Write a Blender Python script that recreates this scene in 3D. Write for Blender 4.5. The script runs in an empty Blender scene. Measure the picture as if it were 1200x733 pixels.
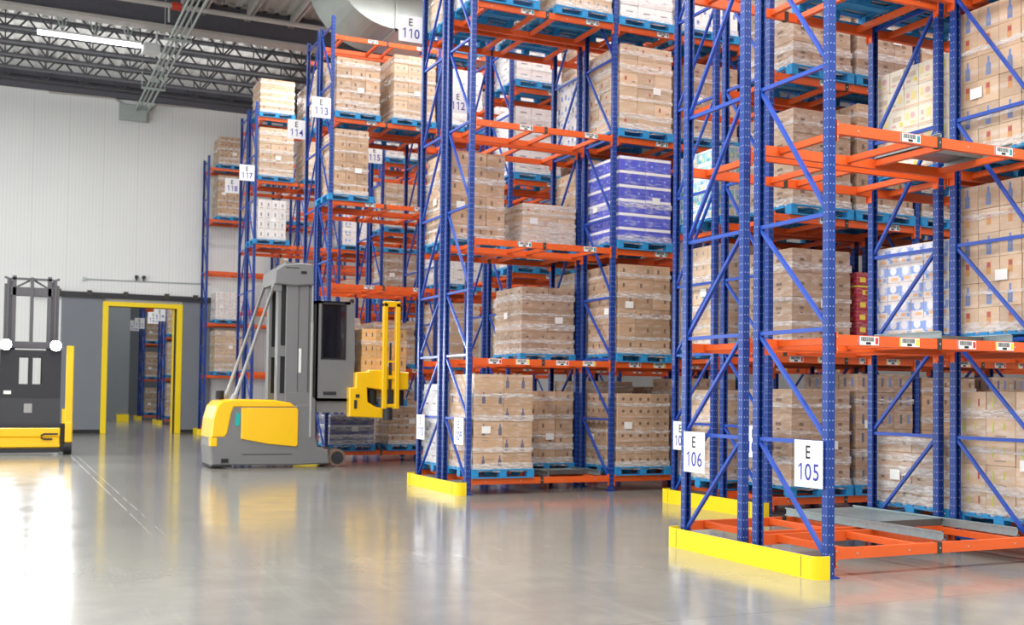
import bpy, math, random
from mathutils import Matrix, Vector
rnd = random.Random(7)
C = bpy.context.scene.collection
W, P, L, H0 = 2.5276, 4.083, 1.86, 0.2529          # bay, row pitch, level spacing, first beam top
D, G = 0.9803, 0.232                                 # frame depth, back-to-back gap
POST = 0.076
TOPZ = 9.98

# ------------------------------------------------------------------ materials
def new_mat(name):
    m = bpy.data.materials.new(name); m.use_nodes = True
    nt = m.node_tree; b = nt.nodes['Principled BSDF']
    return m, nt, b

def srgb(c):
    return tuple(((v/255.0)/12.92 if v/255.0 <= .04045 else (((v/255.0)+.055)/1.055)**2.4) for v in c) + (1.0,)

def coords(nt, kind='Object'):
    tc = nt.nodes.new('ShaderNodeTexCoord'); return tc.outputs[kind]

def mth(nt, op, a, b=None, c=None):
    n = nt.nodes.new('ShaderNodeMath'); n.operation = op
    for i, v in enumerate((a, b, c)):
        if v is None: continue
        if isinstance(v, (int, float)): n.inputs[i].default_value = v
        else: nt.links.new(v, n.inputs[i])
    return n.outputs[0]

def mixc(nt, fac, a, b):
    n = nt.nodes.new('ShaderNodeMix'); n.data_type = 'RGBA'
    if isinstance(fac, (int, float)): n.inputs['Factor'].default_value = fac
    else: nt.links.new(fac, n.inputs['Factor'])
    for s, v in (('A', a), ('B', b)):
        i = [x for x in n.inputs if x.name == s and x.type == 'RGBA'][0]
        if isinstance(v, tuple): i.default_value = v
        else: nt.links.new(v, i)
    return [x for x in n.outputs if x.type == 'RGBA'][0]

def noise(nt, scale, detail=3, vec=None, rough=.5):
    n = nt.nodes.new('ShaderNodeTexNoise'); n.inputs['Scale'].default_value = scale
    n.inputs['Detail'].default_value = detail; n.inputs['Roughness'].default_value = rough
    if vec is not None: nt.links.new(vec, n.inputs['Vector'])
    return n.outputs['Fac']

def ramp(nt, fac, a, b):
    n = nt.nodes.new('ShaderNodeMapRange'); nt.links.new(fac, n.inputs['Value'])
    n.inputs['From Min'].default_value = a; n.inputs['From Max'].default_value = b
    return n.outputs['Result']

def simple(name, rgb, rough=.5, metal=0.0, var=.12, scale=6.0, coat=0.0, bump=0.0, stretch=None):
    m, nt, b = new_mat(name)
    col = srgb(rgb)
    v = coords(nt)
    if stretch:
        mp = nt.nodes.new('ShaderNodeMapping'); mp.inputs['Scale'].default_value = stretch
        nt.links.new(v, mp.inputs['Vector']); v = mp.outputs['Vector']
    f = noise(nt, scale, 4, v)
    lo = tuple(max(0, c*(1-var)) for c in col[:3]) + (1,); hi = tuple(min(1, c*(1+var)) for c in col[:3]) + (1,)
    nt.links.new(mixc(nt, f, lo, hi), b.inputs['Base Color'])
    b.inputs['Roughness'].default_value = rough; b.inputs['Metallic'].default_value = metal
    if coat: b.inputs['Coat Weight'].default_value = coat; b.inputs['Coat Roughness'].default_value = .15
    if bump:
        bp = nt.nodes.new('ShaderNodeBump'); bp.inputs['Strength'].default_value = bump; bp.inputs['Distance'].default_value = .01
        nt.links.new(f, bp.inputs['Height']); nt.links.new(bp.outputs[0], b.inputs['Normal'])
    return m

M = {}
M['brace'] = simple('blue_paint', (34, 76, 174), .36, var=.1)
M['orange'] = simple('orange_paint', (230, 96, 34), .42, var=.14, scale=3, stretch=(1, 6, 6))
M['orange_dark'] = simple('orange_paint_worn', (214, 84, 32), .5, var=.15)
M['bolt'] = simple('zinc_bolt', (200, 198, 190), .35, .8)
M['clamp'] = simple('dark_clamp', (70, 66, 60), .5, .3)
M['yellow'] = simple('yellow_guard_paint', (252, 218, 18), .4, var=.06, scale=4)
M['galv'] = simple('galvanised_steel', (150, 166, 168), .4, .55, var=.25, scale=18)
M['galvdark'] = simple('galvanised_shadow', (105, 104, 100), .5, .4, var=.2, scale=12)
M['pallet'] = simple('blue_pallet_wood', (40, 142, 200), .65, var=.3, scale=9, stretch=(1, 5, 5), bump=.2)
M['white'] = simple('white_board', (246, 247, 249), .45, var=.02)
M['paper'] = simple('white_paper', (240, 240, 236), .6, var=.03)
M['black'] = simple('black_ink', (28, 28, 32), .6)
M['digit'] = simple('blue_violet_ink', (50, 58, 160), .5)
M['codered'] = simple('red_code', (225, 60, 60), .5)
M['codeyel'] = simple('yellow_code', (245, 215, 40), .5)
M['codeteal'] = simple('teal_code', (30, 150, 165), .5)
M['tyellow'] = simple('truck_yellow', (255, 200, 0), .3, var=.03, scale=2, coat=.4)
M['tgrey'] = simple('truck_grey', (120, 121, 122), .42, var=.06, scale=2, coat=.15)
M['tmast'] = simple('mast_grey', (92, 91, 96), .5, var=.06)
M['tgrey2'] = simple('truck_light_grey', (158, 158, 156), .42, var=.06, scale=2)
M['tdark'] = simple('truck_dark', (44, 45, 50), .5, var=.1)
M['tblack'] = simple('rubber_black', (26, 26, 28), .6)
M['tyre'] = simple('tyre_brown', (120, 98, 84), .7)
M['teal'] = simple('teal_sticker', (0, 176, 170), .4)
M['chrome'] = simple('chrome_rod', (205, 208, 212), .2, .9)
M['steelgrey'] = simple('joist_steel', (64, 65, 70), .6, .2, var=.2)
M['girder'] = simple('girder_steel', (84, 84, 92), .7, 0.0, var=.15)
M['flange'] = simple('pale_flange', (176, 172, 168), .6, var=.1)
M['pipe'] = simple('pale_conduit', (180, 190, 186), .4, .4, var=.15)
M['duct'] = simple('duct_sheet', (168, 176, 172), .35, .45, var=.15, scale=2)
M['redpipe'] = simple('red_coupling', (190, 60, 40), .5)
M['doorgrey'] = simple('door_panel_grey', (118, 124, 132), .55, var=.05, scale=1.5)
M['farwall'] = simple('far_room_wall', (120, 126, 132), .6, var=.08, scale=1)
M['lampbox'] = simple('lamp_housing', (222, 226, 224), .4)

def post_mat():
    m, nt, b = new_mat('blue_perforated_post')
    sx = nt.nodes.new('ShaderNodeSeparateXYZ'); nt.links.new(coords(nt), sx.inputs[0])
    x, y, z = sx.outputs
    fz = mth(nt, 'FRACT', mth(nt, 'MULTIPLY', z, 1/0.0826))
    mz = mth(nt, 'MULTIPLY', mth(nt, 'GREATER_THAN', fz, .44), mth(nt, 'LESS_THAN', fz, .58))
    def col(c):
        return mth(nt, 'LESS_THAN', mth(nt, 'ABSOLUTE', mth(nt, 'SUBTRACT', mth(nt, 'ABSOLUTE', c), .017)), .0050)
    mk = mth(nt, 'MULTIPLY', mz, mth(nt, 'MAXIMUM', col(x), col(y)))
    f = noise(nt, 3, 3, coords(nt))
    base = mixc(nt, f, srgb((12, 50, 122)), srgb((20, 64, 150)))
    nt.links.new(mixc(nt, mk, base, srgb((150, 166, 206))), b.inputs['Base Color'])  # pale ticks paint the light showing through the post holes
    b.inputs['Roughness'].default_value = .38
    return m
M['post'] = post_mat()

def cardboard(name, rgb, dark=.72, rough=.62, coat=.25, var=.16):
    m, nt, b = new_mat(name)
    oi = nt.nodes.new('ShaderNodeObjectInfo')
    c = srgb(rgb); d = tuple(v*(1-var) for v in c[:3]) + (1,); e = tuple(min(1, v*(1+var)) for v in c[:3]) + (1,)
    base = mixc(nt, oi.outputs['Random'], d, e)
    v = coords(nt)
    mp = nt.nodes.new('ShaderNodeMapping'); mp.inputs['Scale'].default_value = (3, 3, 11); nt.links.new(v, mp.inputs['Vector'])
    ad = nt.nodes.new('ShaderNodeVectorMath'); nt.links.new(mp.outputs[0], ad.inputs[0]); nt.links.new(oi.outputs['Location'], ad.inputs[1])
    f = noise(nt, 1.6, 5, ad.outputs[0], .6)
    film = mth(nt, 'MULTIPLY', ramp(nt, f, .48, .72), .42)         # pale streaks in the colour imitate light glinting on stretch film
    nt.links.new(mixc(nt, film, base, (.82, .80, .77, 1)), b.inputs['Base Color'])
    b.inputs['Roughness'].default_value = rough
    b.inputs['Coat Weight'].default_value = coat; b.inputs['Coat Roughness'].default_value = .22
    bp = nt.nodes.new('ShaderNodeBump'); bp.inputs['Strength'].default_value = .35; bp.inputs['Distance'].default_value = .012
    nt.links.new(f, bp.inputs['Height']); nt.links.new(bp.outputs[0], b.inputs['Normal']); nt.links.new(bp.outputs[0], b.inputs['Coat Normal'])
    return m
BR = cardboard('brown_cardboard', (188, 155, 124))
BR2 = cardboard('tan_cardboard', (204, 176, 146))
BR3 = cardboard('grey_brown_cardboard', (176, 148, 124))
HONEY = cardboard('honey_cardboard', (234, 186, 122))
WHT = cardboard('white_carton', (230, 226, 224), var=.04)
CREAM = cardboard('cream_carton', (236, 228, 206), var=.04)
BLU = cardboard('blue_violet_carton', (84, 92, 204), var=.08)
PURP = cardboard('grey_violet_carton', (112, 112, 158), var=.08)
REDC = cardboard('crimson_carton', (168, 40, 62), var=.1)
I = {}
for k, c in dict(navy=(108, 106, 124), dark=(124, 104, 90), red=(176, 88, 82), orange=(206, 150, 96), blue=(116, 138, 190), sky=(140, 172, 232),
                 peach=(240, 190, 140), white=(238, 238, 240), yellow=(236, 214, 84), pink=(226, 182, 178), pale=(186, 206, 244), cream=(238, 224, 150), tan=(210, 196, 172), aqua=(150, 208, 214), teal=(70, 178, 186),
                 green=(190, 206, 70), slate=(142, 144, 152), grey=(164, 146, 130)).items():
    I[k] = simple('print_' + k, c, .55, var=.05)

def film_mat():
    m, nt, b = new_mat('stretch_film')
    out = nt.nodes['Material Output']
    tr = nt.nodes.new('ShaderNodeBsdfTransparent')
    mx = nt.nodes.new('ShaderNodeMixShader')
    b.inputs['Base Color'].default_value = (.92, .91, .90, 1); b.inputs['Roughness'].default_value = .22
    v = coords(nt); mp = nt.nodes.new('ShaderNodeMapping'); mp.inputs['Scale'].default_value = (5, 5, 26); nt.links.new(v, mp.inputs[0])
    f = noise(nt, 1.4, 5, mp.outputs[0], .65)
    nt.links.new(mth(nt, 'MULTIPLY', ramp(nt, f, .30, .70), .85), mx.inputs[0])
    nt.links.new(tr.outputs[0], mx.inputs[1]); nt.links.new(b.outputs[0], mx.inputs[2]); nt.links.new(mx.outputs[0], out.inputs[0])
    bp = nt.nodes.new('ShaderNodeBump'); bp.inputs['Strength'].default_value = .8; bp.inputs['Distance'].default_value = .02
    nt.links.new(f, bp.inputs['Height']); nt.links.new(bp.outputs[0], b.inputs['Normal'])
    return m
M['film'] = film_mat()

def glass_mat():
    m, nt, b = new_mat('tinted_cab_glass')
    out = nt.nodes['Material Output']
    tr = nt.nodes.new('ShaderNodeBsdfTransparent'); tr.inputs[0].default_value = (.42, .44, .50, 1)
    b.inputs['Base Color'].default_value = (.03, .03, .04, 1); b.inputs['Roughness'].default_value = .05
    mx = nt.nodes.new('ShaderNodeMixShader'); mx.inputs[0].default_value = .3
    nt.links.new(tr.outputs[0], mx.inputs[1]); nt.links.new(b.outputs[0], mx.inputs[2]); nt.links.new(mx.outputs[0], out.inputs[0])
    return m
M['glass'] = glass_mat()

def emit(name, col, s):
    m, nt, b = new_mat(name)
    b.inputs['Base Color'].default_value = (1, 1, 1, 1)
    b.inputs['Emission Color'].default_value = col; b.inputs['Emission Strength'].default_value = s
    return m
M['head'] = emit('headlight_led', (.95, .98, 1, 1), 620)
M['tube'] = emit('lamp_diffuser', (.92, .95, 1, 1), 9)

def floor_mat():
    m, nt, b = new_mat('polished_concrete')
    v = coords(nt)
    big = noise(nt, .35, 5, v, .6); med = noise(nt, 2.2, 5, v, .6)
    mp = nt.nodes.new('ShaderNodeMapping'); mp.inputs['Scale'].default_value = (3, .25, 1); nt.links.new(v, mp.inputs[0])
    st = noise(nt, 2.5, 4, mp.outputs[0], .6)
    base = mixc(nt, big, srgb((124, 124, 118)), srgb((160, 158, 149)))
    base = mixc(nt, mth(nt, 'MULTIPLY', ramp(nt, med, .35, .7), .35), base, srgb((98, 99, 98)))
    base = mixc(nt, mth(nt, 'MULTIPLY', ramp(nt, st, .55, .75), .25), base, srgb((170, 170, 164)))
    sx = nt.nodes.new('ShaderNodeSeparateXYZ'); nt.links.new(v, sx.inputs[0])
    x, y, z = sx.outputs
    def line(c, at, w): return mth(nt, 'LESS_THAN', mth(nt, 'ABSOLUTE', mth(nt, 'SUBTRACT', c, at)), w)
    j = mth(nt, 'MAXIMUM', line(x, -5.03, .009), line(x, -4.90, .007))
    j = mth(nt, 'MULTIPLY', j, mth(nt, 'LESS_THAN', y, 20.5))
    j = mth(nt, 'MULTIPLY', j, ramp(nt, noise(nt, 1.2, 4, v), .38, .52))
    j = mth(nt, 'MULTIPLY', j, ramp(nt, y, 4.0, 9.0))
    base = mixc(nt, mth(nt, 'MULTIPLY', j, .7), base, srgb((236, 234, 226)))
    k = mth(nt, 'MAXIMUM', line(y, -1.05, .006), mth(nt, 'MAXIMUM', line(y, 6.1, .008), line(y, 14.2, .01)))
    k = mth(nt, 'MAXIMUM', k, line(x, 3.1, .006))
    base = mixc(nt, mth(nt, 'MULTIPLY', k, .5), base, srgb((92, 88, 82)))
    nt.links.new(base, b.inputs['Base Color'])
    r = nt.nodes.new('ShaderNodeMapRange'); nt.links.new(med, r.inputs['Value'])
    r.inputs['To Min'].default_value = .07; r.inputs['To Max'].default_value = .22
    nt.links.new(r.outputs[0], b.inputs['Roughness'])
    b.inputs['Specular IOR Level'].default_value = .62
    bp = nt.nodes.new('ShaderNodeBump'); bp.inputs['Strength'].default_value = .05; bp.inputs['Distance'].default_value = .02
    nt.links.new(noise(nt, 5, 4, v), bp.inputs['Height']); nt.links.new(bp.outputs[0], b.inputs['Normal'])
    return m
M['floor'] = floor_mat()

def wall_mat():
    m, nt, b = new_mat('white_ribbed_panel')
    v = coords(nt)
    sx = nt.nodes.new('ShaderNodeSeparateXYZ'); nt.links.new(v, sx.inputs[0]); x, y, z = sx.outputs
    fr = mth(nt, 'FRACT', mth(nt, 'MULTIPLY', x, 1/.115))
    rib = mth(nt, 'LESS_THAN', fr, .16)
    seam = mth(nt, 'LESS_THAN', mth(nt, 'FRACT', mth(nt, 'MULTIPLY', x, 1/1.15)), .012)
    f = noise(nt, .5, 3, v)
    base = mixc(nt, f, srgb((228, 232, 230)), srgb((238, 240, 238)))
    base = mixc(nt, mth(nt, 'MULTIPLY', mth(nt, 'MAXIMUM', rib, mth(nt, 'MULTIPLY', seam, 2.5)), .14), base, srgb((120, 126, 126)))
    nt.links.new(base, b.inputs['Base Color']); b.inputs['Roughness'].default_value = .45
    bp = nt.nodes.new('ShaderNodeBump'); bp.inputs['Strength'].default_value = .3; bp.inputs['Distance'].default_value = .01; bp.invert = True
    nt.links.new(rib, bp.inputs['Height']); nt.links.new(bp.outputs[0], b.inputs['Normal'])
    return m
M['wall'] = wall_mat()
M['deck'] = simple('ceiling_deck', (222, 222, 220), .5, .2, var=.1, scale=2)

# ------------------------------------------------------------------ mesh builder
class MB:
    def __init__(s): s.v = []; s.f = []; s.m = []; s.sm = []
    def add(s, vs, fs, mi=0, smooth=False):
        n = len(s.v); s.v += [tuple(p) for p in vs]
        for f in fs: s.f.append([i+n for i in f]); s.m.append(mi); s.sm.append(smooth)
        return s
    def box(s, x0, y0, z0, x1, y1, z1, mi=0, c=0.0):
        if x0 > x1: x0, x1 = x1, x0
        if y0 > y1: y0, y1 = y1, y0
        if z0 > z1: z0, z1 = z1, z0
        if c <= 0:
            return s.add([(x0,y0,z0),(x1,y0,z0),(x1,y1,z0),(x0,y1,z0),(x0,y0,z1),(x1,y0,z1),(x1,y1,z1),(x0,y1,z1)],
                  [(0,3,2,1),(4,5,6,7),(0,1,5,4),(1,2,6,5),(2,3,7,6),(3,0,4,7)], mi)
        lo = (x0,y0,z0); hi = (x1,y1,z1)
        idx = {}; vs = []
        for a in (0,1):
            for b in (0,1):
                for d in (0,1):
                    for ax in range(3):
                        p = []
                        for k, t in enumerate((a,b,d)):
                            base = hi[k] if t else lo[k]
                            if k != ax: base += -c if t else c
                            p.append(base)
                        idx[(a,b,d,ax)] = len(vs); vs.append(tuple(p))
        fs = []
        cx = Vector(((x0+x1)/2,(y0+y1)/2,(z0+z1)/2))
        def face(ids):
            p = [Vector(vs[i]) for i in ids]
            n = (p[1]-p[0]).cross(p[2]-p[0])
            if n.dot(sum(p, Vector())/len(p)-cx) < 0: ids = ids[::-1]
            fs.append(ids)
        for ax in range(3):
            o = [k for k in range(3) if k != ax]
            for t in (0,1):
                ids = []
                for (i, j) in ((0,0),(1,0),(1,1),(0,1)):
                    q = [0,0,0]; q[ax] = t; q[o[0]] = i; q[o[1]] = j
                    ids.append(idx[(*q, ax)])
                face(ids)
            for i in (0,1):
                for j in (0,1):
                    q0 = [0,0,0]; q1 = [0,0,0]
                    q0[o[0]] = q1[o[0]] = i; q0[o[1]] = q1[o[1]] = j; q1[ax] = 1
                    face([idx[(*q0,o[0])], idx[(*q1,o[0])], idx[(*q1,o[1])], idx[(*q0,o[1])]])
        for a in (0,1):
            for b in (0,1):
                for d in (0,1): face([idx[(a,b,d,0)], idx[(a,b,d,1)], idx[(a,b,d,2)]])
        return s.add(vs, fs, mi)
    def bar(s, p, q, w, h, mi=0, up=(0,0,1)):
        p = Vector(p); q = Vector(q); d = (q-p).normalized(); up = Vector(up)
        if abs(d.dot(up)) > .98: up = Vector((0,1,0))
        r = d.cross(up).normalized()*(w/2); u = r.cross(d).normalized()*(h/2)
        vs = [p-r-u, p+r-u, p+r+u, p-r+u, q-r-u, q+r-u, q+r+u, q-r+u]
        return s.add(vs, [(0,1,2,3),(4,7,6,5),(0,4,5,1),(1,5,6,2),(2,6,7,3),(3,7,4,0)], mi)
    def tube(s, pts, r, n=10, mi=0, caps=True):
        pts = [Vector(p) for p in pts]; rings = []
        for i, p in enumerate(pts):
            a = pts[max(i-1,0)]; b = pts[min(i+1,len(pts)-1)]; d = (b-a).normalized()
            up = Vector((0,0,1)) if abs(d.z) < .95 else Vector((0,1,0))
            x = d.cross(up).normalized(); y = x.cross(d)
            rr = r[i] if isinstance(r, (list, tuple)) else r
            rings.append([p+x*math.cos(2*math.pi*k/n)*rr+y*math.sin(2*math.pi*k/n)*rr for k in range(n)])
        vs = [v for ring in rings for v in ring]; fs = []
        for i in range(len(pts)-1):
            for k in range(n):
                fs.append((i*n+k, i*n+(k+1)%n, (i+1)*n+(k+1)%n, (i+1)*n+k))
        s.add(vs, fs, mi, True)
        if caps: s.add(rings[0], [tuple(range(n))], mi); s.add(rings[-1], [tuple(range(n))[::-1]], mi)
        return s
    def prism(s, poly, axis, a, b, mi=0, c=0.0):
        # poly in the two other axes (order x,y,z minus axis)
        def pt(p, t):
            q = list(p); q.insert(axis, t); return tuple(q)
        n = len(poly)
        if c > 0:
            cx = sum(p[0] for p in poly)/n; cy = sum(p[1] for p in poly)/n
            area = sum(poly[i][0]*poly[(i+1)%n][1]-poly[(i+1)%n][0]*poly[i][1] for i in range(n))
            sg = 1 if area > 0 else -1
            ins = []
            for i in range(n):
                p0 = Vector(poly[i-1]); p1 = Vector(poly[i]); p2 = Vector(poly[(i+1)%n])
                e1 = (p1-p0).normalized(); e2 = (p2-p1).normalized()
                n1 = Vector((-e1.y, e1.x))*sg; n2 = Vector((-e2.y, e2.x))*sg
                bs = (n1+n2); l = max(bs.dot(n1), .35)
                ins.append(p1+bs*(c/l))
            rings = [[pt(p, a) for p in ins], [pt(p, a+c) for p in poly], [pt(p, b-c) for p in poly], [pt(p, b) for p in ins]]
        else:
            rings = [[pt(p, a) for p in poly], [pt(p, b) for p in poly]]
        vs = [v for r in rings for v in r]; fs = []
        for k in range(len(rings)-1):
            for i in range(n): fs.append((k*n+i, k*n+(i+1)%n, (k+1)*n+(i+1)%n, (k+1)*n+i))
        fs.append(tuple(range(n))[::-1]); fs.append(tuple(range((len(rings)-1)*n, len(rings)*n)))
        return s.add(vs, fs, mi)
    def poly(s, pts, mi=0): return s.add(pts, [tuple(range(len(pts)))], mi)
    def mesh(s, name, *mats):
        me = bpy.data.meshes.new(name); me.from_pydata(s.v, [], s.f)
        for m in mats: me.materials.append(m)
        me.polygons.foreach_set('material_index', s.m)
        me.polygons.foreach_set('use_smooth', s.sm)
        me.update()
        return me

def fixn(me):
    import bmesh
    bm = bmesh.new(); bm.from_mesh(me); bmesh.ops.recalc_face_normals(bm, faces=bm.faces); bm.to_mesh(me); bm.free(); return me

def put(name, me, parent=None, loc=(0,0,0), rot=(0,0,0), label=None, cat=None, group=None, kind=None):
    o = bpy.data.objects.new(name, me); C.objects.link(o)
    o.location = loc; o.rotation_euler = rot
    if parent: o.parent = parent
    if label: o['label'] = label
    if cat: o['category'] = cat
    if group: o['group'] = group
    if kind: o['kind'] = kind
    return o
def root(name, loc, label, cat, group=None, rz=0):
    return put(name, None, None, loc, (0,0,rz), label, cat, group)
def wput(name, mb, mats, parent, **k):       # mb given in world coordinates, parented to a root at parent.location
    me = fixn(mb.mesh(name, *mats))
    loc = Vector((0,0,0))
    pr = parent
    while pr: loc -= Vector(pr.location); pr = pr.parent
    return put(name, me, parent, loc, **k)

_txt = {}
def text_mesh(s, size, mat, plane):
    key = (s, size, plane, mat.name)
    if key in _txt: return _txt[key]
    b = MB(); adv = size*.50; x0 = -adv*(len(s)-1)/2
    for k, ch in enumerate(s):
        cxx = x0+adv*k
        if ch == '1':
            st, hh = size*.082, size*.36
            b.poly([(cxx+.02*size, -hh, 0), (cxx+.02*size+st, -hh, 0), (cxx+.02*size+st, hh, 0), (cxx+.02*size, hh, 0)])
            b.poly([(cxx+.02*size, hh, 0), (cxx-.13*size, hh-.13*size, 0), (cxx-.13*size, hh-.21*size, 0), (cxx+.02*size, hh-.10*size, 0)])
            continue
        cu = bpy.data.curves.new('lettering', 'FONT'); cu.body = ch; cu.size = size; cu.align_x = 'CENTER'; cu.align_y = 'CENTER'; cu.offset = size*.010
        o = bpy.data.objects.new('lettering', cu); C.objects.link(o)
        dg = bpy.context.evaluated_depsgraph_get()
        me = bpy.data.meshes.new_from_object(o.evaluated_get(dg))
        bpy.data.objects.remove(o)
        xs = [v.co.x for v in me.vertices]; ys = [v.co.y for v in me.vertices]
        mx, my = (min(xs)+max(xs))/2, (min(ys)+max(ys))/2
        b.add([(cxx+(v.co.x-mx)*.88, v.co.y-my, 0) for v in me.vertices], [tuple(p.vertices) for p in me.polygons])
    b.v = [(0, -x, y) if plane == 'u' else (x, 0, y) for x, y, z in b.v]
    me = b.mesh('lettering', mat)
    _txt[key] = me
    return me

# ------------------------------------------------------------------ camera
F = 1295.36
cx, cy, cz, yaw, pit, rol = -6.52944, -7.57979, 1.55164, 0.43198, 0.03263, 0.01255
fw = Vector((math.sin(yaw)*math.cos(pit), math.cos(yaw)*math.cos(pit), math.sin(pit)))
rt = Vector((math.cos(yaw), -math.sin(yaw), 0)); up = rt.cross(fw)
r2 = rt*math.cos(rol)+up*math.sin(rol); u2 = -rt*math.sin(rol)+up*math.cos(rol)
cam = bpy.data.cameras.new('camera'); co = bpy.data.objects.new('camera', cam); C.objects.link(co)
mw = Matrix((r2, u2, -fw)).transposed().to_4x4(); mw.translation = (cx, cy, cz); co.matrix_world = mw
cam.sensor_fit = 'HORIZONTAL'; cam.sensor_width = 36; cam.lens = 36*F/1200; cam.shift_y = (420.5978-366.5)/1200
cam.clip_end = 200
cam.dof.use_dof = True; cam.dof.focus_distance = 10.5; cam.dof.aperture_fstop = 2.4
bpy.context.scene.camera = co

# ------------------------------------------------------------------ setting
WV = 33.8
XL = -0.877
def struct(name, mb, *mats):
    return put(name, fixn(mb.mesh(name, *mats)), kind='structure')
struct('floor', MB().add([(-40,-25,0),(40,-25,0),(40,75,0),(-40,75,0)], [(0,1,2,3)]), M['floor'])
DL, DR, DT = -3.2, -.82, 4.5
b = MB(); b.box(-40, WV, 0, DL, WV+.3, 12.9).box(DR, WV, 0, 40, WV+.3, 12.9).box(DL, WV, DT, DR, WV+.3, 12.9)
struct('wall_back', b, M['wall'])
# corrugated ceiling deck, ribs across the joists
b = MB(); x = -26.0; zs = []
while x < 24:
    zs += [(x, 12.86), (x+.14, 12.86), (x+.19, 12.95), (x+.33, 12.95)]; x += .38
vs = []; fs = []
for i, (px, pz) in enumerate(zs): vs += [(px, -9, pz), (px, WV+.3, pz)]
for i in range(len(zs)-1): fs.append((2*i, 2*i+2, 2*i+3, 2*i+1))
b.add(vs, fs); struct('ceiling', b, M['deck'])
struct('wall_right', MB().box(15.5, -6, 0, 15.8, WV, 12.9), simple('side_wall_grey', (150, 150, 148), .6))  # unseen wall added to block the bright world behind the racks
# cold-store doorway: yellow frame and dark rail
b = MB()
b.box(DL-.17, WV-.14, 0, DL+.02, WV+.34, DT+.15, 0, .01).box(DR-.02, WV-.14, 0, DR+.17, WV+.34, DT+.15, 0, .01).box(DL-.17, WV-.141, DT, DR+.17, WV+.34, DT+.16, 0, .01)
b.box(DR-.13, WV+.02, 0, DR-.10, WV+.3, DT).box(DR-.10, WV+.05, 0, DR-.02, WV+.2, DT, 1)
struct('trim_1', b, M['yellow'], M['tdark'])
b = MB(); b.box(-5.6, WV-.16, 4.80, 1.2, WV, 4.96, 0, .01).box(-5.6, WV-.2, 4.76, 1.2, WV-.14, 4.82)
for xx in (-4.9, -3.9, -2.7, -1.3, -.3, .6): b.box(xx, WV-.22, 4.84, xx+.16, WV-.1, 5.02, 1)
struct('trim_2', b, M['tdark'], M['clamp'])
for nm, x0, x1, lb in (('sliding_door', -4.72, DL-.17, 'tall grey sliding door leaf left of the yellow doorway'), ('sliding_door', DR+.17, .35, 'tall grey sliding door leaf right of the yellow doorway')):
    t = root(nm, ((x0+x1)/2, WV-.08, 0), lb, 'door')
    b = MB().box(x0, WV-.12, .14, x1, WV-.02, 4.78, 0, .01); wput('door_panel', b, [M['doorgrey']], t)
    b = MB().box(x0, WV-.13, .02, x1, WV-.02, .14); wput('bottom_seal', b, [M['tblack']], t)
struct('trim_3', MB().box(-30, WV-.16, 11.9, 24, WV, 12.5).box(-30, WV-.3, 12.3, 24, WV-.16, 12.5), M['girder'])
# room beyond the doorway
b = MB().box(-12, 66, 0, 14, 66.3, 11); struct('wall_far', b, M['farwall'])
b = MB().box(-12, 49.5, 0, XL, 49.8, 11); struct('wall_left', b, M['farwall'])
b = MB().box(-12, WV+.3, 11, 14, 66, 11.2); struct('ceiling', b, M['farwall'])
b = MB().box(11, WV+.3, 0, 11.3, 66, 11); struct('wall_right', b, M['farwall'])
b = MB().box(XL-.55, 49.2, 0, XL, 49.49, .35); 
put('kerb_guard', b.mesh('kerb_guard', M['yellow']), label='low yellow guard block at the far wall corner beyond the doorway', cat='guard')

# steelwork overhead
def joist(v, z0, z1, u0, u1, lab, panel=.62):
    t = root('roof_joist', ((u0+u1)/2, v, z0), lab, 'roof joist', 'roof joists under the ceiling')
    b = MB()
    for dv in (-.06, .06): b.box(u0, v+dv-.035, z0, u1, v+dv+.035, z0+.07)
    wput('bottom_chord', b, [M['steelgrey']], t)
    b = MB()
    for dv in (-.07, .07): b.box(u0, v+dv-.05, z1-.09, u1, v+dv+.05, z1)
    wput('top_chord', b, [M['steelgrey']], t)
    b = MB(); x = u0; k = 0
    while x < u1-panel:
        b.bar((x, v, z1-.05), (x+panel, v, z0+.04), .05, .05); b.bar((x+panel, v, z0+.04), (x+2*panel, v, z1-.05), .05, .05)
        b.bar((x+panel, v, z0+.04), (x+panel, v, z1-.05), .035, .035)
        x += 2*panel
    wput('web', b, [M['steelgrey']], t)
for k, (v, nm) in enumerate(((33.2, 'nearest the back wall'), (31.75, 'second from the back wall'), (30.3, 'third from the back wall'), (28.85, 'fourth from the back wall'), (27.4, 'beside the large girder'))):
    joist(v, 12.02, 12.86, -16, 14, 'dark open web steel roof joist ' + nm)
t = root('roof_girder', (-1, 25.3, 11.9), 'deep dark steel girder with pale lower flange under the ceiling', 'girder')
wput('web', MB().box(-16, 25.2, 12.0, 14, 25.3, 12.95), [M['girder']], t)
wput('flange', MB().box(-16, 25.02, 11.93, 14, 25.48, 12.02).box(-16, 25.05, 12.86, 14, 25.45, 12.93), [M['flange']], t)
t = root('roof_girder', (-1, 20.0, 11.9), 'second steel girder nearer than the deep one, above the duct', 'girder')
wput('web', MB().box(-16, 20.0, 12.05, 14, 20.1, 12.95), [M['girder']], t)
wput('flange', MB().box(-16, 19.85, 11.98, 14, 20.25, 12.06), [M['flange']], t)
for k, u in enumerate((-2.1, -1.5, -.2, 1.1)):
    t = root('roof_purlin', (u, 22.6, 12.1), 'pale steel purlin between the girders, number %s from the left' % ('one', 'two', 'three', 'four')[k], 'purlin', 'purlins between the girders')
    b = MB().box(u-.08, 20.1, 12.5, u+.08, 25.2, 12.58).box(u-.015, 20.1, 12.5, u+.015, 25.2, 12.86); wput('flange', b, [M['flange']], t)
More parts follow.
